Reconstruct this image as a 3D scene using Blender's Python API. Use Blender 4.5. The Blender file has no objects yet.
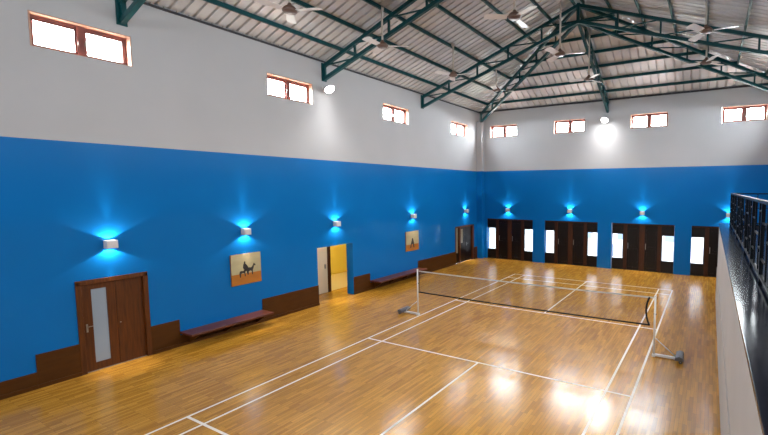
import bpy, bmesh, math, random
from mathutils import Vector, Matrix
random.seed(4)
PI = math.pi
C = bpy.context.scene.collection
SC = bpy.context.scene

# ------------------------------------------------------------------ camera
cam_d = bpy.data.cameras.new('camera')
cam = bpy.data.objects.new('camera', cam_d); C.objects.link(cam)
yaw, pitch, roll = -0.49595895, -0.07931673, -0.00149563
F_PX, CX, CY = 421.2458, 482.4614, 222.3291
fw = Vector((math.sin(yaw)*math.cos(pitch), math.cos(yaw)*math.cos(pitch), math.sin(pitch)))
r0 = Vector((math.cos(yaw), -math.sin(yaw), 0)); u0 = r0.cross(fw)
rr = r0*math.cos(roll)+u0*math.sin(roll); uu = -r0*math.sin(roll)+u0*math.cos(roll)
M = Matrix((rr, uu, -fw)).transposed().to_4x4()
M.translation = (7.1508, -2.65992, 3.57634)
cam.matrix_world = M
cam_d.sensor_width = 36; cam_d.lens = F_PX/768*36
cam_d.shift_x = (384-CX)/768; cam_d.shift_y = (CY-217.5)/768
cam_d.clip_start = 0.02; cam_d.clip_end = 300
SC.camera = cam

# ------------------------------------------------------------------ world, exposure
SKY = 62.0
w = bpy.data.worlds.new('overcast_sky'); SC.world = w; w.use_nodes = True
bg = w.node_tree.nodes['Background']
bg.inputs['Color'].default_value = (0.93, 0.965, 1.0, 1); bg.inputs['Strength'].default_value = SKY
SC.view_settings.view_transform = 'Standard'; SC.view_settings.look = 'None'
SC.view_settings.gamma = 1; SC.view_settings.use_curve_mapping = False
SC.view_settings.exposure = 0.98
SC.cycles.max_bounces = 8; SC.cycles.diffuse_bounces = 5; SC.cycles.glossy_bounces = 4
SC.cycles.transparent_max_bounces = 12
SC.cycles.sample_clamp_indirect = 6.0
SC.cycles.caustics_reflective = False; SC.cycles.caustics_refractive = False

# ------------------------------------------------------------------ room dimensions (metres)
XL, XR, YF, YN = -3.4, 9.5, 16.5, -8.25
XM = (XL+XR)/2
ZB, ZW = 4.47, 7.5           # top of the blue paint, top of the walls
TH = 0.3
YA, YB = 11.65, -3.4         # the two hip apexes
SL, SH = 2.35/6.45, 2.35/4.85
ZE, ZR = 7.50, 7.50+2.35     # sheet underside at wall line and ridge

# ------------------------------------------------------------------ materials
def mat(name, col, rough=0.5, metal=0.0, spec=0.5, coat=0.0, coat_rough=0.1, noise=None, bump=None, emit=None):
    m = bpy.data.materials.new(name); m.use_nodes = True
    nt = m.node_tree; b = nt.nodes['Principled BSDF']
    b.inputs['Base Color'].default_value = (*col, 1)
    b.inputs['Roughness'].default_value = rough; b.inputs['Metallic'].default_value = metal
    b.inputs['Specular IOR Level'].default_value = spec
    b.inputs['Coat Weight'].default_value = coat; b.inputs['Coat Roughness'].default_value = coat_rough
    if emit:
        b.inputs['Emission Color'].default_value = (*emit[0], 1); b.inputs['Emission Strength'].default_value = emit[1]
    tc = None
    if noise or bump:
        tc = nt.nodes.new('ShaderNodeTexCoord')
    if noise:                                   # (scale vector, amount, detail)
        mp = nt.nodes.new('ShaderNodeMapping'); mp.inputs['Scale'].default_value = noise[0]
        n = nt.nodes.new('ShaderNodeTexNoise'); n.inputs['Scale'].default_value = 1; n.inputs['Detail'].default_value = noise[2]
        nt.links.new(tc.outputs['Object'], mp.inputs[0]); nt.links.new(mp.outputs[0], n.inputs['Vector'])
        mr = nt.nodes.new('ShaderNodeMapRange'); mr.inputs['From Min'].default_value = .3; mr.inputs['From Max'].default_value = .7
        mr.inputs['To Min'].default_value = 1-noise[1]; mr.inputs['To Max'].default_value = 1+noise[1]
        mx = nt.nodes.new('ShaderNodeVectorMath'); mx.operation = 'SCALE'; mx.inputs[0].default_value = col
        nt.links.new(n.outputs['Fac'], mr.inputs['Value']); nt.links.new(mr.outputs[0], mx.inputs['Scale'])
        nt.links.new(mx.outputs[0], b.inputs['Base Color'])
    if bump:                                    # (scale, strength)
        n = nt.nodes.new('ShaderNodeTexNoise'); n.inputs['Scale'].default_value = bump[0]; n.inputs['Detail'].default_value = 3
        nt.links.new(tc.outputs['Object'], n.inputs['Vector'])
        bp = nt.nodes.new('ShaderNodeBump'); bp.inputs['Strength'].default_value = bump[1]; bp.inputs['Distance'].default_value = 0.01
        nt.links.new(n.outputs['Fac'], bp.inputs['Height']); nt.links.new(bp.outputs[0], b.inputs['Normal'])
    return m

BLUE = mat('blue_gloss_paint', (0.003, 0.14, 0.425), 0.3, spec=0.05, coat=.22, coat_rough=.1, noise=((.6, .6, .6), .04, 2), bump=(2.2, .02))
WHITE = mat('white_wall_paint', (0.445, 0.445, 0.46), 0.8, noise=((.7, .7, .7), .03, 3))
CREAMW = mat('balcony_paint', (0.46, 0.43, 0.41), 0.7, noise=((1, 1, 1), .04, 3))
BROWN = mat('brown_skirting_paint', (0.068, 0.022, 0.002), 0.45, spec=.2, noise=((3, 3, 12), .15, 3))
WOOD = mat('door_wood', (0.085, 0.024, 0.004), 0.38, spec=.3, noise=((30, 30, 2.2), .35, 4))
WOODR = mat('red_window_wood', (0.17, 0.042, 0.032), 0.5, noise=((8, 8, 8), .2, 3))
LINING = mat('window_lining_wood', (0.50, 0.30, 0.22), 0.6, noise=((6, 6, 6), .1, 2))  # pale orange: daylight on the reveals is put into the wood colour
BENCH = mat('bench_wood', (0.10, 0.026, 0.011), 0.35, spec=.3, noise=((20, 2, 20), .25, 3))
WOODD = mat('far_door_frame_wood', (0.042, 0.012, 0.003), 0.4, spec=.25, noise=((30, 30, 2.2), .3, 3))
DARKW = mat('dark_door_wood', (0.006, 0.003, 0.002), 0.35, spec=.25, noise=((20, 20, 2), .3, 3))
TEAL = mat('teal_steel_paint', (0.0, 0.055, 0.064), 0.38, spec=.35, noise=((3, 3, 3), .15, 3))
SHEET = mat('galvanised_roof_sheet', (0.62, 0.62, 0.625), 0.42, metal=0.35, noise=((1.3, 1.3, 1.3), .10, 4))
FLASH = mat('dark_flashing', (0.02, 0.02, 0.025), 0.6)
STEEL = mat('steel', (0.35, 0.33, 0.30), 0.35, metal=0.9)
BLACK = mat('black_metal', (0.003, 0.004, 0.006), 0.4, spec=.12)
GRANITE = mat('black_granite', (0.006, 0.008, 0.016), 0.16, spec=.06, noise=((60, 60, 60), .25, 4))
FANW = mat('fan_white', (0.80, 0.79, 0.78), 0.35)
RODM = mat('fan_rod_cream', (0.52, 0.48, 0.43), 0.45)
FANB = mat('fan_brown', (0.13, 0.075, 0.055), 0.4)
SCON = mat('sconce_white', (0.62, 0.60, 0.60), 0.4)
TAPE = mat('net_tape_white', (0.55, 0.53, 0.50), 0.7)
NETC = mat('net_cord_grey', (0.20, 0.16, 0.13), 0.8)
CORD = mat('net_cord_black', (0.006, 0.005, 0.005), 0.8, spec=.15)
POSTW = mat('post_white', (0.72, 0.70, 0.68), 0.35)
RUBBER = mat('wheel_rubber', (0.03, 0.03, 0.035), 0.6)
GREYB = mat('grey_weight_box', (0.085, 0.085, 0.10), 0.45)
LINE = mat('court_line_white', (0.86, 0.78, 0.64), 0.4)
CANC = mat('canvas_cream', (0.42, 0.36, 0.20), 0.6, noise=((2, 2, 5), .12, 3))
CANO = mat('canvas_orange', (0.38, 0.125, 0.004), 0.6, noise=((3, 3, 9), .12, 3))
CANE = mat('canvas_edge', (0.28, 0.13, 0.04), 0.6)
INK = mat('dark_paint', (0.012, 0.010, 0.010), 0.6)
YELLOW = mat('yellow_paint', (0.80, 0.66, 0.13), 0.5)
IVORY = mat('ivory_door', (0.72, 0.60, 0.44), 0.5)
FROST = mat('frosted_glass', (0.27, 0.33, 0.40), 0.35, spec=.3)
TANG = mat('tan_curtain_glass', (0.28, 0.22, 0.14), 0.3)
GROUND = mat('outside_paving', (0.16, 0.15, 0.13), 0.9)
BLUEG = mat('lobby_blue_grey', (0.30, 0.40, 0.58), 0.7)
LOBBY = mat('lobby_paint', (0.8, 0.82, 0.84), 0.8)
LOBBY_W = 36
TILE = mat('corridor_tile', (0.62, 0.5, 0.28), 0.25)
GLOW = mat('lamp_glow', (1, 1, 1), 0.4, emit=((1.0, 0.97, 0.92), 14))
SLIT = mat('sconce_glow', (1, 1, 1), 0.4, emit=((0.80, 0.93, 1.0), 10))

def glass_mat():
    m = bpy.data.materials.new('clear_glass'); m.use_nodes = True; nt = m.node_tree
    for n in list(nt.nodes): nt.nodes.remove(n)
    o = nt.nodes.new('ShaderNodeOutputMaterial'); mx = nt.nodes.new('ShaderNodeMixShader')
    t = nt.nodes.new('ShaderNodeBsdfTransparent'); g = nt.nodes.new('ShaderNodeBsdfGlossy'); f = nt.nodes.new('ShaderNodeLayerWeight'); f.inputs['Blend'].default_value = .12
    g.inputs['Roughness'].default_value = .03; pw = nt.nodes.new('ShaderNodeMath'); pw.operation = 'MULTIPLY'; pw.inputs[1].default_value = .25; t.inputs['Color'].default_value = (.93, .95, .95, 1); 
    nt.links.new(f.outputs['Facing'], pw.inputs[0]); nt.links.new(pw.outputs[0], mx.inputs[0]); nt.links.new(t.outputs[0], mx.inputs[1]); nt.links.new(g.outputs[0], mx.inputs[2])
    nt.links.new(mx.outputs[0], o.inputs[0]); return m
GLASS = glass_mat()

def floor_mat():
    m = bpy.data.materials.new('maple_strip_floor'); m.use_nodes = True; nt = m.node_tree
    b = nt.nodes['Principled BSDF']; N = nt.nodes.new; L = nt.links.new
    tc = N('ShaderNodeTexCoord'); mp = N('ShaderNodeMapping'); mp.inputs['Rotation'].default_value = (0, 0, PI/2)
    L(tc.outputs['Object'], mp.inputs[0])
    def brick(c1, c2, mo, bias):
        k = N('ShaderNodeTexBrick'); k.inputs['Scale'].default_value = 1.0
        k.inputs['Brick Width'].default_value = .42; k.inputs['Row Height'].default_value = .058
        k.inputs['Mortar Size'].default_value = .0016; k.inputs['Mortar Smooth'].default_value = .2; k.offset = .37; k.offset_frequency = 3
        k.inputs['Bias'].default_value = bias
        k.inputs['Color1'].default_value = (*c1, 1); k.inputs['Color2'].default_value = (*c2, 1); k.inputs['Mortar'].default_value = (*mo, 1)
        L(mp.outputs[0], k.inputs['Vector']); return k
    k = brick((.62, .300, .036), (.39, .168, .016), (.24, .095, .010), -.1)
    n = N('ShaderNodeTexNoise'); n.inputs['Scale'].default_value = 1; n.inputs['Detail'].default_value = 4
    m2 = N('ShaderNodeMapping'); m2.inputs['Scale'].default_value = (22, 1.6, 1); L(tc.outputs['Object'], m2.inputs[0]); L(m2.outputs[0], n.inputs['Vector'])
    mr = N('ShaderNodeMapRange'); mr.inputs['From Min'].default_value = .3; mr.inputs['From Max'].default_value = .7; mr.inputs['To Min'].default_value = .82; mr.inputs['To Max'].default_value = 1.16
    L(n.outputs['Fac'], mr.inputs['Value'])
    sc = N('ShaderNodeVectorMath'); sc.operation = 'SCALE'; L(k.outputs['Color'], sc.inputs[0]); L(mr.outputs[0], sc.inputs['Scale'])
    L(sc.outputs[0], b.inputs['Base Color'])
    n3 = N('ShaderNodeTexNoise'); n3.inputs['Scale'].default_value = .5; n3.inputs['Detail'].default_value = 1; L(tc.outputs['Object'], n3.inputs['Vector'])
    mr3 = N('ShaderNodeMapRange'); mr3.inputs['From Min'].default_value = .35; mr3.inputs['From Max'].default_value = .65; mr3.inputs['To Min'].default_value = .19; mr3.inputs['To Max'].default_value = .23
    L(n3.outputs['Fac'], mr3.inputs['Value']); L(mr3.outputs[0], b.inputs['Roughness'])
    b.inputs['Specular IOR Level'].default_value = .5
    bp = N('ShaderNodeBump'); bp.inputs['Strength'].default_value = .25; bp.inputs['Distance'].default_value = .002
    k2 = brick((.45,)*3, (.55,)*3, (0, 0, 0), 0)
    L(k2.outputs['Color'], bp.inputs['Height']); L(bp.outputs[0], b.inputs['Normal'])
    return m
FLOORM = floor_mat()

# ------------------------------------------------------------------ helpers
def link_mesh(name, me, parent=None, loc=None):
    o = bpy.data.objects.new(name, me); C.objects.link(o)
    if parent is not None: o.parent = parent
    if loc is not None: o.location = loc
    return o

class MB:
    """collects shapes; build() links them as ONE mesh object. off: subtracted from the vertices (the parent's base)."""
    def __init__(s): s.v = []; s.f = []; s.mi = []; s.smooth = []
    def face(s, idx, mi=0, sm=False): s.f.append(idx); s.mi.append(mi); s.smooth.append(sm)
    def box(s, a, b, mi=0):
        (x0, y0, z0), (x1, y1, z1) = [tuple(min(p, q) for p, q in zip(a, b)), tuple(max(p, q) for p, q in zip(a, b))]
        n = len(s.v)
        s.v += [(x0,y0,z0),(x1,y0,z0),(x1,y1,z0),(x0,y1,z0),(x0,y0,z1),(x1,y0,z1),(x1,y1,z1),(x0,y1,z1)]
        for q in ((0,3,2,1),(4,5,6,7),(0,1,5,4),(1,2,6,5),(2,3,7,6),(3,0,4,7)): s.face([n+i for i in q], mi)
        return s
    def bar(s, p, q, w, h=None, mi=0, up=(0,0,1)):
        """rectangular bar from p to q"""
        h = h or w; p = Vector(p); q = Vector(q); d = (q-p).normalized(); up = Vector(up)
        if abs(d.dot(up)) > .99: up = Vector((1,0,0))
        a = d.cross(up).normalized(); b = a.cross(d).normalized(); n = len(s.v)
        for e in (p, q):
            for sa, sb in ((-1,-1),(1,-1),(1,1),(-1,1)): s.v.append(tuple(e+a*sa*w/2+b*sb*h/2))
        for k in ((0,1,2,3),(7,6,5,4),(0,4,5,1),(1,5,6,2),(2,6,7,3),(3,7,4,0)): s.face([n+i for i in k], mi)
        return s
    def tube(s, p, q, r, r2=None, n=14, caps=True, mi=0):
        r2 = r if r2 is None else r2; p = Vector(p); q = Vector(q); d = (q-p).normalized()
        up = Vector((0,0,1)) if abs(d.z) < .9 else Vector((1,0,0)); a = d.cross(up).normalized(); b = a.cross(d)
        k = len(s.v)
        for e, R in ((p, r), (q, r2)):
            for i in range(n):
                t = 2*PI*i/n; s.v.append(tuple(e+a*R*math.cos(t)+b*R*math.sin(t)))
        for i in range(n): j = (i+1) % n; s.face([k+i, k+j, k+n+j, k+n+i], mi, True)
        if caps: s.face([k+i for i in range(n)][::-1], mi); s.face([k+n+i for i in range(n)], mi)
        return s
    def path(s, pts, r, n=8):
        for a, b in zip(pts, pts[1:]): s.tube(a, b, r, n=n)
        return s
    def lathe(s, prof, c=(0,0,0), n=24, mi=0):
        k = len(s.v); m = len(prof)
        for (R, z) in prof:
            for i in range(n):
                t = 2*PI*i/n; s.v.append((c[0]+R*math.cos(t), c[1]+R*math.sin(t), c[2]+z))
        for a in range(m-1):
            for i in range(n):
                j = (i+1) % n; s.face([k+a*n+i, k+a*n+j, k+(a+1)*n+j, k+(a+1)*n+i], mi, True)
        return s
    def prism(s, poly, z0, z1, f=lambda x, y, z: (x, y, z), mi=0):
        k = len(s.v); n = len(poly)
        for z in (z0, z1):
            for x, y in poly: s.v.append(f(x, y, z))
        s.face([k+i for i in range(n)][::-1], mi); s.face([k+n+i for i in range(n)], mi)
        for i in range(n): j = (i+1) % n; s.face([k+i, k+j, k+n+j, k+n+i], mi)
        return s
    def build(s, name, mats, parent=None, off=(0,0,0), bevel=0, fix=True):
        me = bpy.data.meshes.new(name)
        me.from_pydata([(a-off[0], b-off[1], c-off[2]) for a, b, c in s.v], [], s.f)
        for m in (mats if isinstance(mats, (list, tuple)) else [mats]): me.materials.append(m)
        me.polygons.foreach_set('material_index', s.mi); me.polygons.foreach_set('use_smooth', s.smooth)
        if fix:
            bm = bmesh.new(); bm.from_mesh(me); bmesh.ops.recalc_face_normals(bm, faces=bm.faces); bm.to_mesh(me); bm.free()
        me.update()
        o = link_mesh(name, me, parent)
        if bevel:
            md = o.modifiers.new('bevel', 'BEVEL'); md.width = bevel; md.segments = 2; md.limit_method = 'ANGLE'
        return o

def tag(o, label=None, cat=None, group=None, kind=None):
    if label: o['label'] = label
    if cat: o['category'] = cat
    if group: o['group'] = group
    if kind: o['kind'] = kind
    return o
def thing(name, loc=(0,0,0), rz=0.0, **k):
    o = bpy.data.objects.new(name, None); C.objects.link(o); o.location = loc; o.rotation_euler = (0,0,rz)
    o.empty_display_size = .1
    return tag(o, **k)
def dup(root, loc, rz=0.0, label=None):
    def cp(o, parent):
        c = o.copy(); C.objects.link(c)
        if parent is not None: c.parent = parent
        for ch in kids.get(o.name, []): cp(ch, c)
        return c
    kids = {}
    for o in list(C.objects):
        if o.parent is not None: kids.setdefault(o.parent.name, []).append(o)
    r = cp(root, None); r.location = loc; r.rotation_euler = (0,0,rz)
    if label: r['label'] = label
    return r
def lamp(name, kind, loc, energy, color, parent=None, **k):
    l = bpy.data.lights.new(name, kind); l.energy = energy; l.color = color
    o = bpy.data.objects.new(name, l); C.objects.link(o); o.location = loc
    rot = k.pop('rot', None)
    if rot: o.rotation_euler = rot
    for a, b in k.items(): setattr(l, a, b)
    if parent is not None: o.parent = parent
    return o

# ------------------------------------------------------------------ walls
WIN_Z = (6.085, 6.69)      # on the long walls
WIN_F = (6.135, 6.74)     # on the short walls
LW = [(.25, 1.74), (4.75, 6.21), (9.30, 10.76), (13.85, 15.34), (-4.25, -2.76)]
FWN = [(-2.78, -1.29), (.59, 2.05), (4.00, 5.49), (7.42, 8.92)]
FD = [(-2.96, -.43), (.17, 2.70), (3.32, 5.88), (6.51, 9.04)]
FDZ = 2.06
def wall(name, axis, p0, p1, a0, a1, holes, zs=ZB):
    """axis 'x': a wall in the plane x, running along y; holes (a, b, z0, z1)"""
    us = sorted({a0, a1, *[h[0] for h in holes], *[h[1] for h in holes]})
    zz = sorted({0.0, ZW, zs, *[h[2] for h in holes], *[h[3] for h in holes]})
    m = MB()
    for u, v in zip(us, us[1:]):
        for z, t in zip(zz, zz[1:]):
            cu, cz = (u+v)/2, (z+t)/2
            if any(h[0] < cu < h[1] and h[2] < cz < h[3] for h in holes): continue
            mi = 0 if cz < zs else 1
            if axis == 'x': m.box((p0, u, z), (p1, v, t), mi)
            else: m.box((u, p0, z), (v, p1, t), mi)
    return tag(m.build(name, [BLUE, WHITE]), kind='structure')
D1 = (.61, 1.72, 0, 1.80); D2 = (6.19, 7.65, 0, 1.77); D3 = (14.12, 15.93, 0, 1.79)
wall('wall_left', 'x', XL-TH, XL, YN-TH, YF+TH, [(a, b, *WIN_Z) for a, b in LW]+[D1, D2, D3])
wall('wall_far', 'y', YF, YF+TH, XL, XR, [(a, b, *WIN_F) for a, b in FWN]+[(a, b, 0, FDZ) for a, b in FD])
wall('wall_right', 'x', XR, XR+TH, YN-TH, YF+TH, [(a, b, *WIN_Z) for a, b in LW])
wall('wall_near', 'y', YN-TH, YN, XL, XR, [(a, b, *WIN_F) for a, b in FWN])
c = MB().box((XL, YF-.28, 0), (XL+.30, YF, ZB), 0).box((XL, YF-.28, ZB), (XL+.30, YF, 6.95), 1)
tag(c.build('corner_column', [BLUE, WHITE]), kind='structure')

# floor and court lines
fl = MB(); fl.box((XL-TH, YN-TH, -.12), (XR+TH, YF+TH, 0))
floor = tag(fl.build('floor', FLOORM), kind='structure')
LWD = .042
def line(x0, y0, x1, y1):
    m = MB()
    if x0 == x1: m.box((x0-LWD/2, y0-LWD/2, 0), (x0+LWD/2, y1+LWD/2, .0012))
    else: m.box((x0+LWD/2, y0-LWD/2, 0), (x1-LWD/2, y0+LWD/2, .0013))
    o = m.build('court_line', LINE, floor); return o
for x in (.02, .46, 5.64, 6.08): line(x, 0, x, 13.38)
for y in (0, .735, 4.72, 8.66, 12.64, 13.38): line(.02, y, 6.08, y)
line(3.05, .735, 3.05, 4.72); line(3.05, 8.66, 3.05, 13.38)

# ------------------------------------------------------------------ windows (built once along local x, outside at +y)
def make_window(name, W, H):
    t = thing(name, kind='structure')
    h = W/2; d = TH
    lin = MB()
    lin.box((-h, 0.0, H-.02), (h, d, H)).box((-h, 0.0, 0), (-h+.02, d, H)).box((h-.02, 0.0, 0), (h, d, H)).box((-h, 0, 0), (h, d, .012))
    lin.build('window_lining', LINING, t)
    f = MB(); a, b = .15, .22
    f.box((-h+.02, a, H-.075), (h-.02, b, H-.02)).box((-h+.02, a, .012), (h-.02, b, .05))
    f.box((-h+.02, a, .05), (-h+.065, b, H-.075)).box((h-.065, a, .05), (h-.02, b, H-.075)).box((-.06, a-.02, .012), (.06, b, H-.02))
    f.build('window_frame', WOODR, t)
    for s in (-1, 1):
        q = MB(); x0, x1 = (.06, h-.065) if s > 0 else (-h+.065, -.06); z0, z1 = .05, H-.075; e = .03
        q.box((x0, a+.01, z0), (x1, b-.01, z0+e)).box((x0, a+.01, z1-e), (x1, b-.01, z1)).box((x0, a+.01, z0), (x0+e, b-.01, z1)).box((x1-e, a+.01, z0), (x1, b-.01, z1))
        so = q.build('window_sash', WOODR, t)
        MB().box((x0+e, .182, z0+e), (x1-e, .188, z1-e)).build('pane', GLASS, so)
        MB().box((s*.05-.008, a-.035, .22), (s*.05+.008, a, .30)).build('window_latch', STEEL, so)
    return t
win0 = make_window('window_1', 1.48, WIN_Z[1]-WIN_Z[0])
wn = 0
def portal(x, y, z, sx, sz, nrm):
    l = bpy.data.lights.new('window_daylight', 'AREA'); l.shape = 'RECTANGLE'; l.size = sx; l.size_y = sz
    l.cycles.is_portal = True
    o = bpy.data.objects.new('window_daylight', l); C.objects.link(o)
    o.location = (x, y, z); o.rotation_euler = Vector(nrm).to_track_quat('-Z', 'Y').to_euler()
def put_window(x, y, rz, nrm):
    global wn
    z0 = WIN_Z[0] if nrm[0] else WIN_F[0]
    wn += 1
    if wn == 1: o = win0; o.location = (x, y, z0); o.rotation_euler = (0,0,rz)
    else: o = dup(win0, (x, y, z0), rz); o.name = 'window_%d' % wn
    portal(x-nrm[0]*.33, y-nrm[1]*.33, z0+.30, 1.42, .55, nrm)
for a, b in LW: put_window(XL, (a+b)/2, PI/2, (1, 0, 0))
for a, b in FWN: put_window((a+b)/2, YF, 0, (0, -1, 0))
for a, b in LW: put_window(XR, (a+b)/2, -PI/2, (-1, 0, 0))
for a, b in FWN: put_window((a+b)/2, YN, PI, (0, 1, 0))

# ------------------------------------------------------------------ roof: ceiling > roof_sheet, purlin
ceil = thing('ceiling', kind='structure')
def roof_x(y):      # how far (in x from the wall line) the long slopes reach before the hip or ridge
    if y > YA: return (YF-y)/(YF-YA)*6.45
    if y < YB: return (y-YN)/(YB-YN)*6.45
    return 6.45
def roof_y(x):
    return (6.45-abs(x-XM))/6.45*4.85
OV = .32
def profile(a0, a1, pitch):
    out = []; k = math.floor(a0/pitch)-1
    while k*pitch < a1+pitch:
        c0 = k*pitch
        out += [(c0, 0), (c0+pitch*.72, 0), (c0+pitch*.78, .05), (c0+pitch*.94, .05)]; k += 1
    def ht(a):
        for (p, hp), (q, hq) in zip(out, out[1:]):
            if p <= a <= q: return hp+(hq-hp)*(a-p)/max(q-p, 1e-9)
        return 0
    brk = [b for b in (YA, YB, XM) if a0 < b < a1]
    return sorted([(a0, ht(a0)), (a1, ht(a1))]+[(b, ht(b)) for b in brk]+[(a, h) for a, h in out if a0+1e-6 < a < a1-1e-6])
def sheet(side, a0, a1, pitch):
    pts = profile(a0, a1, pitch); m = MB(); prev = None
    for a, h in pts:
        if side in 'LR':
            reach = max(roof_x(a), -.0); sg = 1 if side == 'L' else -1; xw = XL if side == 'L' else XR
            lo = (xw-sg*OV, a, ZE-OV*SL+h); hi = (xw+sg*reach, a, ZE+reach*SL+h)
        else:
            reach = max(roof_y(a), 0); sg = -1 if side == 'F' else 1; yw = YF if side == 'F' else YN
            lo = (a, yw-sg*OV, ZE-OV*SH+h); hi = (a, yw+sg*reach, ZE+reach*SH+h)
        m.v += [lo, hi]; n = len(m.v)
        if prev is not None: m.face([n-4, n-3, n-1, n-2])
        prev = 1
    m.build('roof_sheet', SHEET, ceil, fix=False)
y = YN
while y < YF-.01:
    y2 = min(y+1.0, YF)
    for s in 'LR': sheet(s, y, y2, .25)
    y = y2
x = XL
while x < XR-.01:
    x2 = min(x+.99, XR)
    for s in 'FN': sheet(s, x, x2, .29)
    x = x2
# purlins at equal heights round the roof
for k in range(7):
    rx = [.73, 1.67, 2.62, 3.56, 4.50, 5.44, 6.30][k]; z = ZE+rx*SL-.055; ry = rx/6.45*4.85
    ya, yb = YF-ry, YN+ry
    for xx in (XL+rx, XR-rx): MB().bar((xx, yb, z), (xx, ya, z), .055, .10).build('purlin', TEAL, ceil)
    if k < 6:
        for yy in (ya, yb): MB().bar((XL+rx, yy, z), (XR-rx, yy, z), .055, .10).build('purlin', TEAL, ceil)
# ridge and hip flashings (thin, above the sheets, closing the joints)
def cap(p, q, a, b, wdt=.22):
    m = MB(); p = Vector(p); q = Vector(q); a = Vector(a)*wdt; b = Vector(b)*wdt
    m.v += [tuple(p), tuple(q), tuple(q+a), tuple(p+a), tuple(q+b), tuple(p+b)]
    dz = Vector((0, 0, -.075)); m.v += [tuple(p+dz), tuple(q+dz)]
    m.face([0, 1, 2, 3]); m.face([0, 1, 4, 5]); m.face([0, 1, 7, 6]); m.build('ridge_cap', SHEET, ceil, fix=False)
zc = .05
cap((XM, YB, ZR+zc), (XM, YA, ZR+zc), (-1, 0, -SL), (1, 0, -SL))
for (xw, yw, ya) in ((XL, YF, YA), (XR, YF, YA), (XL, YN, YB), (XR, YN, YB)):
    sx = 1 if xw < XM else -1; sy = 1 if yw > 0 else -1
    ox, oy = -sx*OV, sy*OV*4.85/6.45
    cap((xw+ox, yw+oy, ZE-OV*SL+zc), (XM, ya, ZR+zc), (-sx*0, -sy*1, 0), (sx*1, 0, 0), .2)
# wall plate, dark closure strips and bolts at the eaves
m = MB()
m.box((XL-.02, YN, ZW-.075), (XL+.03, YF, ZW-.03)).box((XR-.035, YN, ZW-.085), (XR+.02, YF, ZW-.015))
m.box((XL, YF-.035, ZW-.085), (XR, YF+.02, ZW-.015)).box((XL, YN-.02, ZW-.085), (XR, YN+.035, ZW-.015))
m.build('eave_strip', FLASH, ceil)
m = MB()
for i in range(99):
    yy = YN+.1+i*.25
    if yy < YF: m.tube((XL+.035, yy, ZW-.03), (XL+.06, yy, ZW-.01), .014, n=6)
for i in range(39):
    xx = XL+.1+i*.33
    if xx < XR: m.tube((xx, YF-.035, ZW-.03), (xx, YF-.06, ZW-.01), .014, n=6)
b = m.build('eave_bolts', STEEL, ceil); b['kind'] = 'stuff'

# ------------------------------------------------------------------ roof trusses
def chordz(reach, sl): return ZE+reach*sl-.16
def half_truss(t, base, p0, pa, L, n, first=True, z0=7.32, z1=9.66, zb0=6.93, zb1=9.13):
    """p0 wall end xy, pa apex xy; makes chords, posts and braces"""
    P = lambda s, za, zb: (p0[0]+(pa[0]-p0[0])*s, p0[1]+(pa[1]-p0[1])*s, za+(zb-za)*s)
    T = lambda s: P(s, z0, z1); B = lambda s: P(s, zb0, zb1)
    MB().bar(T(0), T(1), .09, .10).build('top_chord', TEAL, t, base)
    MB().bar(B(0), B(1), .09, .10).build('bottom_chord', TEAL, t, base)
    ss = [0.005]+[(i+.0)/n for i in range(1, n)]
    for i, s in enumerate(ss): MB().bar(T(s), B(s), .055).build('truss_post', TEAL, t, base)
    for i in range(len(ss)-1): MB().bar(T(ss[i]), B(ss[i+1]), .035).build('truss_brace', TEAL, t, base)
    MB().bar(T(ss[-1]), B(1), .035).build('truss_brace', TEAL, t, base)
def plate(t, base, x, y, nx, ny):
    m = MB(); m.box((x-.09 if not nx else x, y-.09 if not ny else y, 6.86), (x+.09 if not nx else x+nx*.02, y+.09 if not ny else y+ny*.02, 7.40)).build('wall_plate', TEAL, t, base)
TR = [(YA, 'teal steel roof truss under the roof apex, meeting the hip trusses'),
      (6.65, 'teal steel roof truss across the hall between first and third window'),
      (1.60, 'teal steel roof truss end showing beside the largest high window'),
      (YB, 'teal steel roof truss at the near hip apex, nearest the viewer')]
for yy, lb in TR:
    base = (XM, yy, 7.0)
    t = thing('roof_truss', base, label=lb, cat='truss', group='steel trusses under the roof')
    for sx in (1, -1):
        xw = XL+.03 if sx > 0 else XR-.03
        half_truss(t, base, (xw, yy), (XM, yy), 6.45, 5)
    for xw, nx in ((XL, 1), (XR, -1)): plate(t, base, xw, yy, nx, 0)
    MB().bar((XM, yy, 9.06), (XM, yy, 9.72), .10, .10).build('king_post', TEAL, t, base)
for (xw, yw, ya, lb, nm, n) in ((XL+.22, YF-.22, YA, 'teal hip truss rising from the corner column to the apex', 'hip_truss', 6),
                            (XR-.05, YF-.05, YA, 'teal hip truss rising to the apex from the corner above the balcony', 'hip_truss', 6),
                            (XM, YF-.03, YA, 'short teal truss from middle of far wall above the wall lamp', 'jack_truss', 5)):
    base = (xw, yw, 7.0)
    t = thing(nm, base, label=lb, cat='truss', group='steel trusses under the roof')
    half_truss(t, base, (xw, yw), (XM, ya), 5, n)

# ------------------------------------------------------------------ doors
def lever(parent, x, y, z, s, off=(0,0,0)):
    m = MB(); m.box((x-.014, y-.006, z-.08), (x+.014, y, z+.08)); m.tube((x, y, z+.03), (x, y-.04, z+.03), .007); m.bar((x, y-.04, z+.03), (x+s*.09, y-.04, z+.03), .012)
    m.build('door_handle', STEEL, parent, off)
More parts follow.
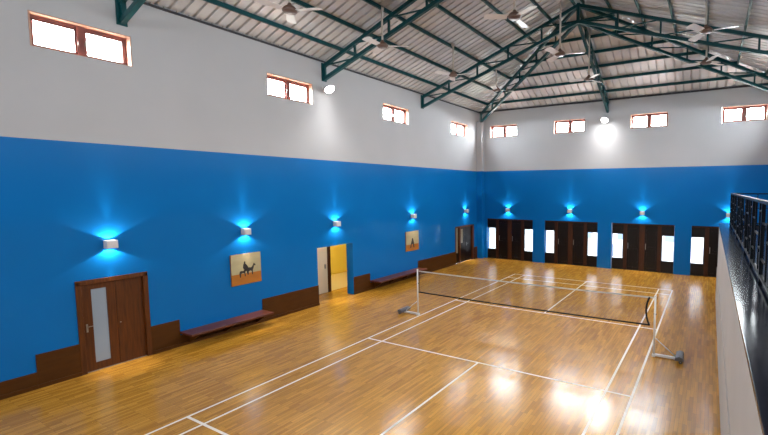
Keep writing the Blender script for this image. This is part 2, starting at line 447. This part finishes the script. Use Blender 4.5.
# door_1: uneven double door with a frosted strip. local x along the wall, front at -y
W = D1[1]-D1[0]
t = thing('door_1', (XL, (D1[0]+D1[1])/2, 0), PI/2, kind='structure'); h = W/2; H = 1.80
m = MB(); m.box((-h-.03, -.025, 0), (-h+.055, .12, H)).box((h-.055, -.025, 0), (h+.03, .12, H)).box((-h-.03, -.025, H-.06), (h+.03, .12, H+.03))
m.build('door_frame', WOOD, t, bevel=.004)
xs = .04
lf = MB(); x0, x1 = -h+.055, xs; gx0, gx1, gz0, gz1 = x0+.155, x0+.395, .16, 1.63
lf.box((x0, .035, .01), (gx0, .085, H-.06)).box((gx1, .035, .01), (x1, .085, H-.06)).box((gx0, .035, .01), (gx1, .085, gz0)).box((gx0, .035, gz1), (gx1, .085, H-.06))
lo = lf.build('door_leaf', WOOD, t)
MB().box((gx0, .05, gz0), (gx1, .065, gz1)).build('glass_strip', FROST, lo)
lever(lo, x0+.06, .035, .88, 1)
l2 = MB().box((xs+.006, .035, .01), (h-.055, .085, H-.06)).build('door_leaf', WOOD, t)
MB().tube((xs+.05, .035, .86), (xs+.05, .028, .86), .012).build('keyhole_plate', STEEL, l2)
MB().box((-h, .02, 0), (h, .14, .012)).build('door_sill', STEEL, t)
MB().box((xs-.03, .086, .01), (xs+.04, .10, H-.06)).box((-h+.04, .086, .01), (-h+.07, .10, H-.06)).box((h-.07, .086, .01), (h-.04, .10, H-.06)).build('door_stop', WOOD, t)  # strips added behind the leaves to block outside light at the gaps

# door_2: doorway through to a corridor; a leaf frame stands deeper inside
t = thing('door_2', (-4.45, 7.2, 0), 0, kind='structure'); off = (-4.45, 7.2, 0)
m = MB(); m.box((-4.52, 7.46, 0), (-4.42, 7.60, 2.0)).box((-4.52, 8.60, 0), (-4.42, 8.70, 2.0)).box((-4.52, 7.46, 1.92), (-4.42, 8.70, 2.0))
m.build('door_frame', WOOD, t, off)
m = MB(); m.box((-4.47, 6.55, .01), (-4.43, 7.46, 1.95)); lf = m.build('door_leaf', IVORY, t, off)
m = MB(); m.box((-4.43, 7.34, .85), (-4.40, 7.38, 1.0)); m.build('door_handle', STEEL, lf, off)
m = MB(); m.box((-4.52, 5.2, 0), (-4.45, 7.46, 2.3)).box((-4.52, 8.7, 0), (-4.45, 9.4, 2.3)).box((-4.52, 7.46, 2.0), (-4.45, 8.7, 2.3))
m.box((-4.52, 5.1, 0), (XL-TH, 5.2, 2.3)).box((-4.52, 9.4, 0), (XL-TH, 9.5, 2.3))
tag(m.build('wall_corridor', IVORY), kind='structure')
m = MB(); m.box((-6.8, 5.2, 0), (-6.7, 11.4, 2.3)).box((-6.7, 5.1, 0), (-4.52, 5.2, 2.3)).box((-6.7, 11.3, 0), (-4.52, 11.4, 2.3)).box((-4.52, 9.5, 0), (-4.48, 11.3, 2.3))
yr = tag(m.build('wall_yellow_room', YELLOW), kind='structure')
tag(MB().box((-4.5, 5.1, -.1), (XL-TH, 11.4, 0)).build('floor_corridor', FLOORM), kind='structure')
tag(MB().box((-6.8, 5.1, -.1), (-4.5, 11.4, 0)).build('floor_yellow_room', TILE), kind='structure')
tag(MB().box((-6.8, 5.1, 2.3), (XL-TH, 11.4, 2.4)).build('ceiling_corridor', IVORY), kind='structure')
cl = thing('corridor_lamp', (-5.6, 8.4, 2.3), label='small round ceiling lamp lighting the yellow room behind the open doorway', cat='lamp')
MB().lathe([(0, -.06), (.09, -.055), (.12, -.03), (.13, 0)], n=20).build('lamp_shade', GLOW, cl)
lamp('corridor_light', 'POINT', (0, 0, -.15), 42, (1, .90, .58), cl, shadow_soft_size=.1)
lamp('corridor_light', 'POINT', (1.55, -1.2, -.3), 7, (1, .88, .68), cl, shadow_soft_size=.1)

# door_3: dark double door in the far end of the left wall
t = thing('door_3', (XL, (D3[0]+D3[1])/2, 0), PI/2, kind='structure'); h = (D3[1]-D3[0])/2; H = 1.79
m = MB(); m.box((-h, .0, 0), (-h+.09, .14, H)).box((h-.16, .0, 0), (h, .14, H)).box((-h, .0, H-.08), (h, .14, H)).box((-h+.40, .0, 0), (-h+.52, .14, H-.08))
m.build('door_frame', WOOD, t, bevel=.004)
m = MB(); m.box((-h+.09, .06, .01), (-h+.40, .10, .5)).box((-h+.09, .06, .5), (-h+.14, .10, H-.08)).box((-h+.35, .06, .5), (-h+.40, .10, H-.08))
lf = m.build('side_panel', DARKW, t); MB().box((-h+.14, .07, .5), (-h+.35, .085, H-.08)).build('glass_strip', TANG, lf)
x0, x1 = -h+.52, h-.16; xm = (x0+x1)/2
m = MB(); m.box((x0, .06, .01), (x0+.08, .10, H-.08)).box((x0+.30, .06, .01), (xm-.003, .10, H-.08)).box((x0+.08, .06, .01), (x0+.30, .10, .95)).box((x0+.08, .06, H-.16), (x0+.30, .10, H-.08))
lf = m.build('door_leaf', DARKW, t); MB().box((x0+.08, .07, .95), (x0+.30, .085, H-.16)).build('glass_strip', TANG, lf)
lf = MB().box((xm+.003, .06, .01), (x1, .10, H-.08)).build('door_leaf', DARKW, t); lever(lf, xm+.07, .06, .85, 1)

# doors 4-7 in the far wall: frame posts, two dark leaves and two glazed side panels each
def make_far_door():
    t = thing('door_4', kind='structure'); H = FDZ; h = 1.27; a, b = .07, .15
    m = MB()
    for s in (-1, 1): m.box((s*.62, a, 0), (s*.77, b, H-.07))
    m.box((-.11, a, 0), (.11, b, H-.07)).box((-h, a, H-.07), (h, b, H))
    m.build('door_frame', WOODD, t, bevel=.004)
    for s in (-1, 1):
        m = MB(); x0, x1 = sorted((s*.77, s*h)); g0, g1 = sorted((s*.81, s*1.255))
        m.box((x0, a+.02, 0), (x1, b-.02, .50)).box((x0, a+.02, 1.58), (x1, b-.02, H-.07))
        m.box((x0, a+.02, .5), (g0, b-.02, 1.58)).box((g1, a+.02, .5), (x1, b-.02, 1.58))
        sp = m.build('side_panel', DARKW, t)
        MB().box((g0, .105, .5), (g1, .111, 1.58)).build('pane', GLASS, sp)
        x0, x1 = sorted((s*.11, s*.62))
        m = MB(); m.box((x0, a+.025, .01), (x1, b-.025, H-.07))
        for (p, q) in ((.12, .95), (1.05, 1.85)):
            for (u, v) in ((x0+.06, x0+.075), (x1-.075, x1-.06)): m.box((u, a+.015, p), (v, a+.025, q))
            m.box((x0+.075, a+.015, p), (x1-.075, a+.025, p+.015)).box((x0+.075, a+.015, q-.015), (x1-.075, a+.025, q))
        lf = m.build('door_leaf', DARKW, t)
        hx = s*.58 if s < 0 else .15
        mm = MB(); mm.box((hx-.012, a+.0, .95), (hx+.012, a+.012, 1.2)).box((hx-.008, a+.012, .95), (hx+.008, a+.025, .97)).box((hx-.008, a+.012, 1.18), (hx+.008, a+.025, 1.2)); mm.build('door_handle', STEEL, lf)
    MB().box((-h, a, 0), (h, TH, .015)).build('door_sill', DARKW, t)
    return t
fd = make_far_door()
for i, (a, b) in enumerate(FD):
    cx = (a+b)/2
    if i == 0: fd.location = (cx, YF, 0)
    else: o = dup(fd, (cx, YF, 0)); o.name = 'door_%d' % (4+i)
    if i < 3:
        pass

# outside, seen through the side panels
tag(MB().box((-60, -60, -.3), (60, 60, -.13)).build('ground_outside', GROUND), kind='structure')
# a lobby put in behind the side panels to set how bright they look
m = MB(); m.box((-5, 20.3, 0), (11, 20.4, 2.8)).box((-5.1, YF+TH, 0), (-5, 20.4, 2.8)).box((11, YF+TH, 0), (11.1, 20.4, 2.8))
m.box((-5, YF+TH, FDZ+.02), (11, YF+TH+.05, 2.8)); lbw = tag(m.build('wall_lobby', LOBBY), kind='structure')
tag(MB().box((-5.1, YF+TH, -.1), (11.1, 20.4, 0)).build('floor_lobby', LOBBY), kind='structure')
tag(MB().box((-5.1, YF+TH, 2.8), (11.1, 20.4, 2.9)).build('ceiling_lobby', LOBBY), kind='structure')
m = MB()
for x in (-3.6, .0, 1.9, 4.2, 7.1): m.box((x, 20.1, 0), (x+.8, 20.3, .62)).box((x+1.0, 20.25, .9), (x+1.5, 20.3, 1.5))
m.build('lobby_panel', BLUEG, lbw)
lt = thing('lobby_lamp', (3, 18.6, 2.8), label='flat ceiling lamp lighting the lobby behind the far doorways', cat='lamp')  # out of view, added to light the lobby
MB().box((-6, -.15, -.06), (6, .15, -.01)).build('lamp_diffuser', GLOW, lt)
lamp('lobby_light', 'AREA', (0, 0, -.08), LOBBY_W, (.93, .97, 1), lt, shape='RECTANGLE', size=12, size_y=.3)

# ------------------------------------------------------------------ brown skirting panels on the left wall
bb = thing('baseboard_left', (XL, 0, 0), kind='structure'); off = (XL, 0, 0)
def panel(y0, y1, z): MB().box((XL, y0, 0), (XL+.022, y1, z)).build('skirting_panel', BROWN, bb, off, bevel=.003)
for y0, y1, z in ((YN, -.02, .30), (-.02, .58, .62), (1.75, 2.31, .62), (2.31, 4.33, .25), (4.33, 6.19, .62), (7.65, 8.42, .60), (8.42, 11.22, .25), (11.22, 14.12, .61), (15.93, 16.22, .61)):
    panel(y0, y1, z)
    MB().box((XL+.022, y0, 0), (XL+.04, y1, .075)).build('skirting_foot', BROWN, bb, off, bevel=.003)
bf = thing('baseboard_far', (0, YF, 0), kind='structure')

# ------------------------------------------------------------------ benches
def bench(y0, y1, lb):
    base = (XL, (y0+y1)/2, 0)
    t = thing('wall_bench', base, label=lb, cat='bench', group='wooden wall benches')
    x1 = XL+.50
    MB().box((XL, y0, .285), (x1, y1, .335)).build('seat', BENCH, t, base, bevel=.008)
    n = max(3, int((y1-y0)/.9)+1)
    for i in range(n):
        yy = y0+.2+(y1-y0-.4)*i/(n-1)
        MB().prism([(XL+.022, .285), (XL+.40, .285), (XL+.40, .25), (XL+.06, .05), (XL+.022, .05)], yy-.02, yy+.02, lambda a, b, c: (a, c, b)).build('bracket', BROWN, t, base)
bench(2.31, 4.33, 'long low reddish wooden wall bench beside the door with the glass strip')
bench(8.42, 11.22, 'long low reddish wooden wall bench below the small painting')

# ------------------------------------------------------------------ paintings
def canvas(y0, y1, z0, z1, zh, figs, lb):
    cy = (y0+y1)/2; base = (XL, cy, z0)
    t = thing('painting', base, label=lb, cat='painting', group='unframed canvases on the blue wall')
    MB().box((XL+.004, y0, z0), (XL+.045, y1, z1)).build('canvas', CANE, t, base)
    MB().box((XL+.045, y0, zh), (XL+.047, y1, z1)).build('painted_sky', CANC, t, base)
    MB().box((XL+.045, y0, z0), (XL+.047, y1, zh)).build('painted_ground', CANO, t, base)
    for f in figs:
        MB().prism([(y0+a*(y1-y0), z0+b*(z1-z0)) for a, b in f], 0, .002, lambda a, b, c: (XL+.047+c, a, b)).build('painted_figure', INK, t, base, fix=False)
horse = [(.53,.29),(.56,.29),(.57,.40),(.62,.42),(.67,.40),(.68,.28),(.71,.28),(.71,.43),(.74,.50),(.76,.58),(.80,.56),(.81,.60),(.75,.66),(.71,.58),(.66,.52),(.58,.53),(.52,.52),(.49,.46),(.50,.38)]
horse2 = [(.27,.24),(.30,.24),(.31,.36),(.37,.38),(.42,.36),(.43,.25),(.46,.26),(.45,.40),(.50,.46),(.47,.48),(.40,.44),(.32,.45),(.27,.44),(.25,.36)]
rider = [(.40,.48),(.38,.56),(.39,.64),(.41,.68),(.42,.73),(.45,.76),(.47,.73),(.46,.68),(.50,.64),(.54,.58),(.57,.52),(.52,.50),(.52,.44),(.48,.42),(.47,.49)]
dog = [(.36,.42),(.45,.50),(.50,.52),(.49,.46),(.42,.40)]
canvas(3.52, 4.31, 1.13, 1.92, 1.41, [horse, horse2, rider, dog], 'square cream and orange canvas with dark horse and rider figures')
fig = [(.30,.16),(.38,.16),(.42,.34),(.52,.34),(.56,.15),(.64,.15),(.60,.40),(.56,.55),(.52,.64),(.47,.66),(.43,.56),(.38,.42)]
canvas(10.43, 11.24, 1.10, 1.88, 1.36, [fig], 'small cream and orange canvas with one dark upright figure above the second bench')

# ------------------------------------------------------------------ sconces
def make_sconce():
    t = thing('wall_sconce', label='x', cat='wall light', group='box sconces along the blue walls')
    w2, h2, d = .09, .078, .165; th = .006; o = .012
    m = MB(); m.box((-w2, -o-th, -h2), (w2, -o, h2)).box((-w2, -d, -h2), (w2, -d+th, h2)).box((-w2, -d, -h2), (-w2+th, -o, h2)).box((w2-th, -d, -h2), (w2, -o, h2))
    m.build('lamp_body', SCON, t, bevel=.002)
    MB().box((-.05, -o, -.045), (.05, 0, .045)).build('wall_plate', SCON, t)
    MB().box((-w2+th, -d+th, -.012), (w2-th, -o-th, .012)).build('light_tray', SLIT, t)
    for s in (1, -1):
        rot = (PI, 0, 0) if s > 0 else (0, 0, 0)
        lamp('sconce_light', 'SPOT', (0, -.085, s*.07), 15, (1, .86, .78), t, rot=rot, spot_size=math.radians(128), spot_blend=.15, shadow_soft_size=.006)
        lamp('sconce_light', 'SPOT', (0, -.075, s*.07), 75, (1, .88, .80), t, rot=(rot[0]+s*.10, 0, 0), spot_size=math.radians(34), spot_blend=.8, shadow_soft_size=.006)
    return t
sc0 = make_sconce()
spots = [((XL, 1.14, 2.49), PI/2, 'white box wall sconce above the brown door with glass strip'),
         ((XL, 3.92, 2.49), PI/2, 'white box wall sconce above the horse and rider painting'),
         ((XL, 6.92, 2.47), PI/2, 'white box wall sconce above the open yellow-lit doorway'),
         ((XL, 10.88, 2.49), PI/2, 'white box wall sconce above the small one-figure painting'),
         ((XL, 15.05, 2.50), PI/2, 'white box wall sconce above the dark door near the corner'),
         ((-1.74, YF, 2.52), 0, 'white box wall sconce above the far doorway nearest the corner column'),
         ((1.43, YF, 2.53), 0, 'white box wall sconce above the second far doorway from the corner column'),
         ((4.60, YF, 2.53), 0, 'white box wall sconce above the third far doorway from the corner column'),
         ((7.80, YF, 2.53), 0, 'white box wall sconce beside the end of the black balcony railing')]
for i, (p, rz, lb) in enumerate(spots):
    if i == 0: sc0.location = p; sc0.rotation_euler = (0,0,rz); sc0['label'] = lb
    else: dup(sc0, p, rz, lb)

# ------------------------------------------------------------------ round flood lamps high on the white walls
def make_flood():
    t = thing('flood_lamp', label='x', cat='wall light', group='round flood lamps high on the white walls')
    m = MB(); m.lathe([(0, .10), (.06, .10), (.11, .06), (.155, 0), (.15, -.01)], c=(0, 0, 0), n=24)
    ob = m.build('lamp_hood', SCON, t); ob.location = (0, -.26, .0); ob.rotation_euler = (math.radians(-38), 0, 0)
    m = MB(); m.lathe([(.15, 0), (.13, -.035), (.08, -.06), (0, -.068)], n=24); lo = m.build('lamp_lens', GLOW, t); lo.location = (0, -.26, 0); lo.rotation_euler = (math.radians(-38), 0, 0)
    MB().bar((0, 0, .02), (0, -.22, .06), .03).box((-.05, -.015, -.05), (.05, 0, .09)).build('lamp_bracket', SCON, t)
    lamp('flood_light', 'SPOT', (0, -.36, -.12), 250, (1, .97, .94), t, rot=(math.radians(-38), 0, 0), spot_size=math.radians(150), spot_blend=.9, shadow_soft_size=.34)
    return t
f0 = make_flood()
for i, (p, rz, lb) in enumerate([((XL, 6.62, 6.60), PI/2, 'bright round flood lamp on white wall between high windows'),
                                 ((2.97, YF, 6.55), 0, 'bright round flood lamp mid far wall under the short truss'),
                                 ((XR, 6.74, 6.66), -PI/2, 'bright round flood lamp on the wall above the balcony'),  # this one and the rest: unseen, added to brighten the hall
                                 ((XR, 12.3, 6.66), -PI/2, 'bright round flood lamp on the balcony wall near the far corner'),
                                 ((XR, 1.6, 6.66), -PI/2, 'bright round flood lamp on the balcony wall near the viewer'),
                                 ((2.97, YN, 6.55), PI, 'bright round flood lamp on the wall behind the viewer')]):
    if i == 0: o = f0; f0.location = p; f0.rotation_euler = (0,0,rz); f0['label'] = lb
    else: o = dup(f0, p, rz, lb)
    if i == 1: lamp('wall_wash_light', 'SPOT', (0, -.50, -.05), 45, (1, .98, .96), o, rot=(math.radians(12), 0, 0), spot_size=math.radians(165), spot_blend=1.0, shadow_soft_size=.15)

# ------------------------------------------------------------------ ceiling fans
def make_fan(rod):
    t = thing('ceiling_fan', label='x', cat='ceiling fan', group='three-blade ceiling fans under the roof')
    MB().tube((0,0,.12), (0,0,rod), .026, n=10).build('down_rod', RODM, t)
    MB().lathe([(.0, rod-.09), (.045, rod-.09), (.06, rod-.03), (.06, rod)], n=16).build('rod_canopy', RODM, t)
    MB().lathe([(0, .17), (.035, .17), (.05, .13), (.10, .10), (.145, .05), (.15, .01), (.12, -.02), (0, -.025)], n=24).build('motor_housing', FANB, t)
    for k in range(3):
        a = 2*PI*k/3; ca, sa = math.cos(a), math.sin(a)
        def f(x, y, z):
            z2 = z+.02+y*.20
            return (x*ca-y*sa, x*sa+y*ca, z2)
        m = MB(); m.prism([(.17, -.075), (.62, -.105), (.68, -.09), (.70, 0), (.68, .09), (.62, .105), (.17, .075)], -.004, .004, f)
        bl = m.build('fan_blade', FANW, t)
        m = MB(); m.prism([(.10, -.02), (.20, -.03), (.27, -.03), (.27, .03), (.20, .03), (.10, .02)], .004, .009, f); m.build('blade_bracket', FANB, bl)
    return t
cols = {-1: 'the row by the high-window wall', 0: 'the middle row', 1: 'the row on the balcony side'}
FANS = [(-.72, 3.45, 7.27, .35, 'white ceiling fan nearest the viewer in the row by the blue side wall'),
        (-.78, 6.35, 7.40, .55, 'white ceiling fan beside the second truss in the row by the blue side wall'),
        (-.68, 9.75, 7.40, .1, 'white ceiling fan third along the row by the blue side wall'),
        (-.40, 12.45, 7.42, .8, 'white ceiling fan nearest the corner column'),
        (3.13, 6.30, 7.40, -.5, 'white ceiling fan on a long rod, nearest of the middle row'),
        (3.20, 9.33, 7.40, .3, 'white ceiling fan on a long rod, second of the middle row'),
        (3.22, 12.5, 7.40, 1.2, 'white ceiling fan by the short far-wall truss, end of the middle row'),
        (6.90, 9.33, 7.40, .0, 'white ceiling fan above the net, upper of the two on the balcony side'),
        (6.88, 12.25, 7.40, .9, 'white ceiling fan lower of the two on the balcony side, nearer the far wall'),
        ]
def roofz(x, y):
    return min(ZE+(6.45-abs(x-XM))*SL, ZE+min(YF-y, y-YN)*SH)-.03
for (x, y, z, a, lb) in FANS:
    o = make_fan(roofz(x, y)-z); o.location = (x, y, z); o.rotation_euler = (0, 0, a); o['label'] = lb

# ------------------------------------------------------------------ net and posts
YP = 6.79; HP = 1.30
def net_post(x, s, lb):
    base = (x, YP, 0)
    t = thing('net_post', base, label=lb, cat='net post', group='portable wheeled net posts')
    m = MB(); m.tube((x, YP, .05), (x, YP, HP), .021, n=16).build('pole', POSTW, t, base)
    MB().lathe([(.0, .025), (.026, .02), (.026, 0), (.021, -.005)], (x, YP, HP), n=16).build('pole_cap', POSTW, t, base)
    MB().box((x-.035, YP-.045, .0), (x+.035, YP+.045, .055)).build('foot', POSTW, t, base, bevel=.005)
    MB().box((x+s*.03, YP-.03, .015), (x+s*.48, YP+.03, .06)).build('base_arm', POSTW, t, base, bevel=.004)
    MB().tube((x, YP, .42), (x+s*.42, YP, .08), .010, n=10).build('brace', POSTW, t, base)
    MB().tube((x-s*.028, YP, .92), (x+s*.035, YP, .92), .014, n=10).build('cord_clamp', RUBBER, t, base)
    wb = MB(); wb.prism([(.42, .06), (.43, .12), (.50, .15), (.57, .13), (.58, .06)], YP-.21, YP+.21, lambda a, b, c: (x+s*a, c, b))
    wb.build('weight_box', GREYB, t, base, bevel=.008)
    for yy in (YP-.17, YP+.17):
        wh = MB().tube((x+s*.53, yy-.018, .035), (x+s*.53, yy+.018, .035), .035, n=18).build('wheel', RUBBER, t, base)
        MB().tube((x+s*.53, yy-.021, .035), (x+s*.53, yy+.021, .035), .012, n=10).build('wheel_hub', STEEL, wh, base)
net_post(-.05, -1, 'white wheeled net post on the side of the small painting')
net_post(6.20, 1, 'white wheeled net post on the side of the balcony')
base = (3.07, YP, 0)
t = thing('badminton_net', base, label='thin badminton net with white top tape strung between two wheeled posts', cat='net')
nx0, nx1, nz0, nz1 = -.01, 6.09, .67, 1.285
def sag(x): u = (x-3.07)/3.12; return -.02*(1-u*u)
def edge_r(z): u = (z-nz0)/(nz1-nz0); return -.075*4*u*(1-u)*.9
def edge_l(z): u = (z-nz0)/(nz1-nz0); return .012*4*u*(1-u)
m = MB(); N = 300; K = 30; r = .0010
for i in range(N+1):
    u = i/N; pts = []
    for k in range(4):
        z = nz0+(nz1-nz0)*k/3; xx0 = nx0+edge_l(z); xx1 = nx1+edge_r(z); x = xx0+(xx1-xx0)*u; pts.append((x, YP, z+sag(x)))
    for a, b in zip(pts, pts[1:]): m.bar(a, b, r*2)
for k in range(K+1):
    z = nz0+(nz1-nz0)*k/K; xx0 = nx0+edge_l(z); xx1 = nx1+edge_r(z); n = 12
    pts = [(xx0+(xx1-xx0)*j/n, YP, 0) for j in range(n+1)]; pts = [(p[0], YP, z+sag(p[0])) for p in pts]
    for a, b in zip(pts, pts[1:]): m.bar(a, b, r*2)
ng = m.build('netting', NETC, t, base); ng['kind'] = 'stuff'
m = MB(); n = 24; X = [-.027+(6.176+.027)*j/n for j in range(n+1)]
for a, b in zip(X, X[1:]): m.bar((a, YP, nz1-.015+sag(a)), (b, YP, nz1-.015+sag(b)), .008, .030)
m.build('top_tape', TAPE, t, base)
m = MB(); m.path([(x, YP, nz0+sag(x)) for x in [nx0+(nx1-nx0)*j/24 for j in range(25)]], .017); m.build('bottom_cord', CORD, t, base)
m = MB(); m.path([(nx0+edge_l(z), YP, z) for z in [nz0-.01+(nz1-nz0)*j/10 for j in range(11)]], .009); m.build('side_cord', CORD, t, base)
m = MB(); m.path([(nx1+edge_r(z), YP, z) for z in [nz0-.01+(nz1-nz0)*j/10 for j in range(11)]], .02); m.build('side_cord', CORD, t, base)

# ------------------------------------------------------------------ balcony and railing
YE = 12.7
m = MB(); m.box((7.42, YN, 0), (7.55, YE, 2.44)).box((7.55, YE-.13, 0), (XR, YE, 2.44))
bal = tag(m.build('wall_balcony', CREAMW), kind='structure')
MB().box((7.405, YN, 0), (7.42, YE, 1.06)).build('lower_facing', CREAMW, bal)
tag(MB().box((7.55, YN, 2.28), (XR, YE-.13, 2.40)).build('floor_balcony', GRANITE), kind='structure')
m = MB(); m.box((7.40, YN, 2.44), (7.80, YE+.02, 2.48)).box((7.80, YE-.38, 2.44), (XR, YE+.02, 2.48))
tag(m.build('trim_balcony', GRANITE, bevel=.006), kind='structure')
RX, RZ0, RZ1 = 7.70, 2.48, 3.42; RYE = 12.05
base = (RX, 0, RZ0)
t = thing('balcony_railing', base, label='black metal balcony railing with rectangular lattice panels on granite ledge', cat='railing')
def rails(p, q, first):
    p = Vector(p); q = Vector(q); L = (q-p).length; d = (q-p)/L; nb = max(1, round(L/1.25))
    at = lambda s, z: tuple(p+d*s+Vector((0, 0, z-RZ0)))
    MB().bar(at(0, RZ1), at(L, RZ1), .055, .035).build('top_rail', BLACK, t, base)
    MB().bar(at(0, RZ0+.07), at(L, RZ0+.07), .035, .03).build('bottom_rail', BLACK, t, base)
    for i in range(nb+1):
        if i == 0 and not first: continue
        s = L*i/nb; MB().bar(at(s, RZ0), at(s, RZ1), .04).build('railing_post', BLACK, t, base)
    for i in range(nb):
        a, b = L*i/nb, L*(i+1)/nb; wd = b-a; z0 = RZ0+.07
        m = MB(); k = i % 2
        for s in ((.30, .70) if k else (.38, .62)): m.bar(at(a+wd*s, z0), at(a+wd*s, RZ1), .02)
        for zz, (s0, s1) in (((.30, (0, .38 if not k else .30)), (.62, (.62 if not k else .70, 1)), (.45, (.38, .62) if not k else (.30, .70)), (.75, (0, .3)), (.2, (.7, 1)))): m.bar(at(a+wd*s0, z0+zz), at(a+wd*s1, z0+zz), .02)
        m.box(tuple(Vector(at(a+wd*.08, z0+.08))-Vector((.004, .004, 0))), tuple(Vector(at(a+wd*.24, z0+.24))+Vector((.004, .004, 0)))); 
        m.build('lattice_panel', BLACK, t, base)
rails((RX, YN+.1, RZ0), (RX, RYE, RZ0), True)
rails((RX, RYE, RZ0), (XR-.05, RYE, RZ0), False)
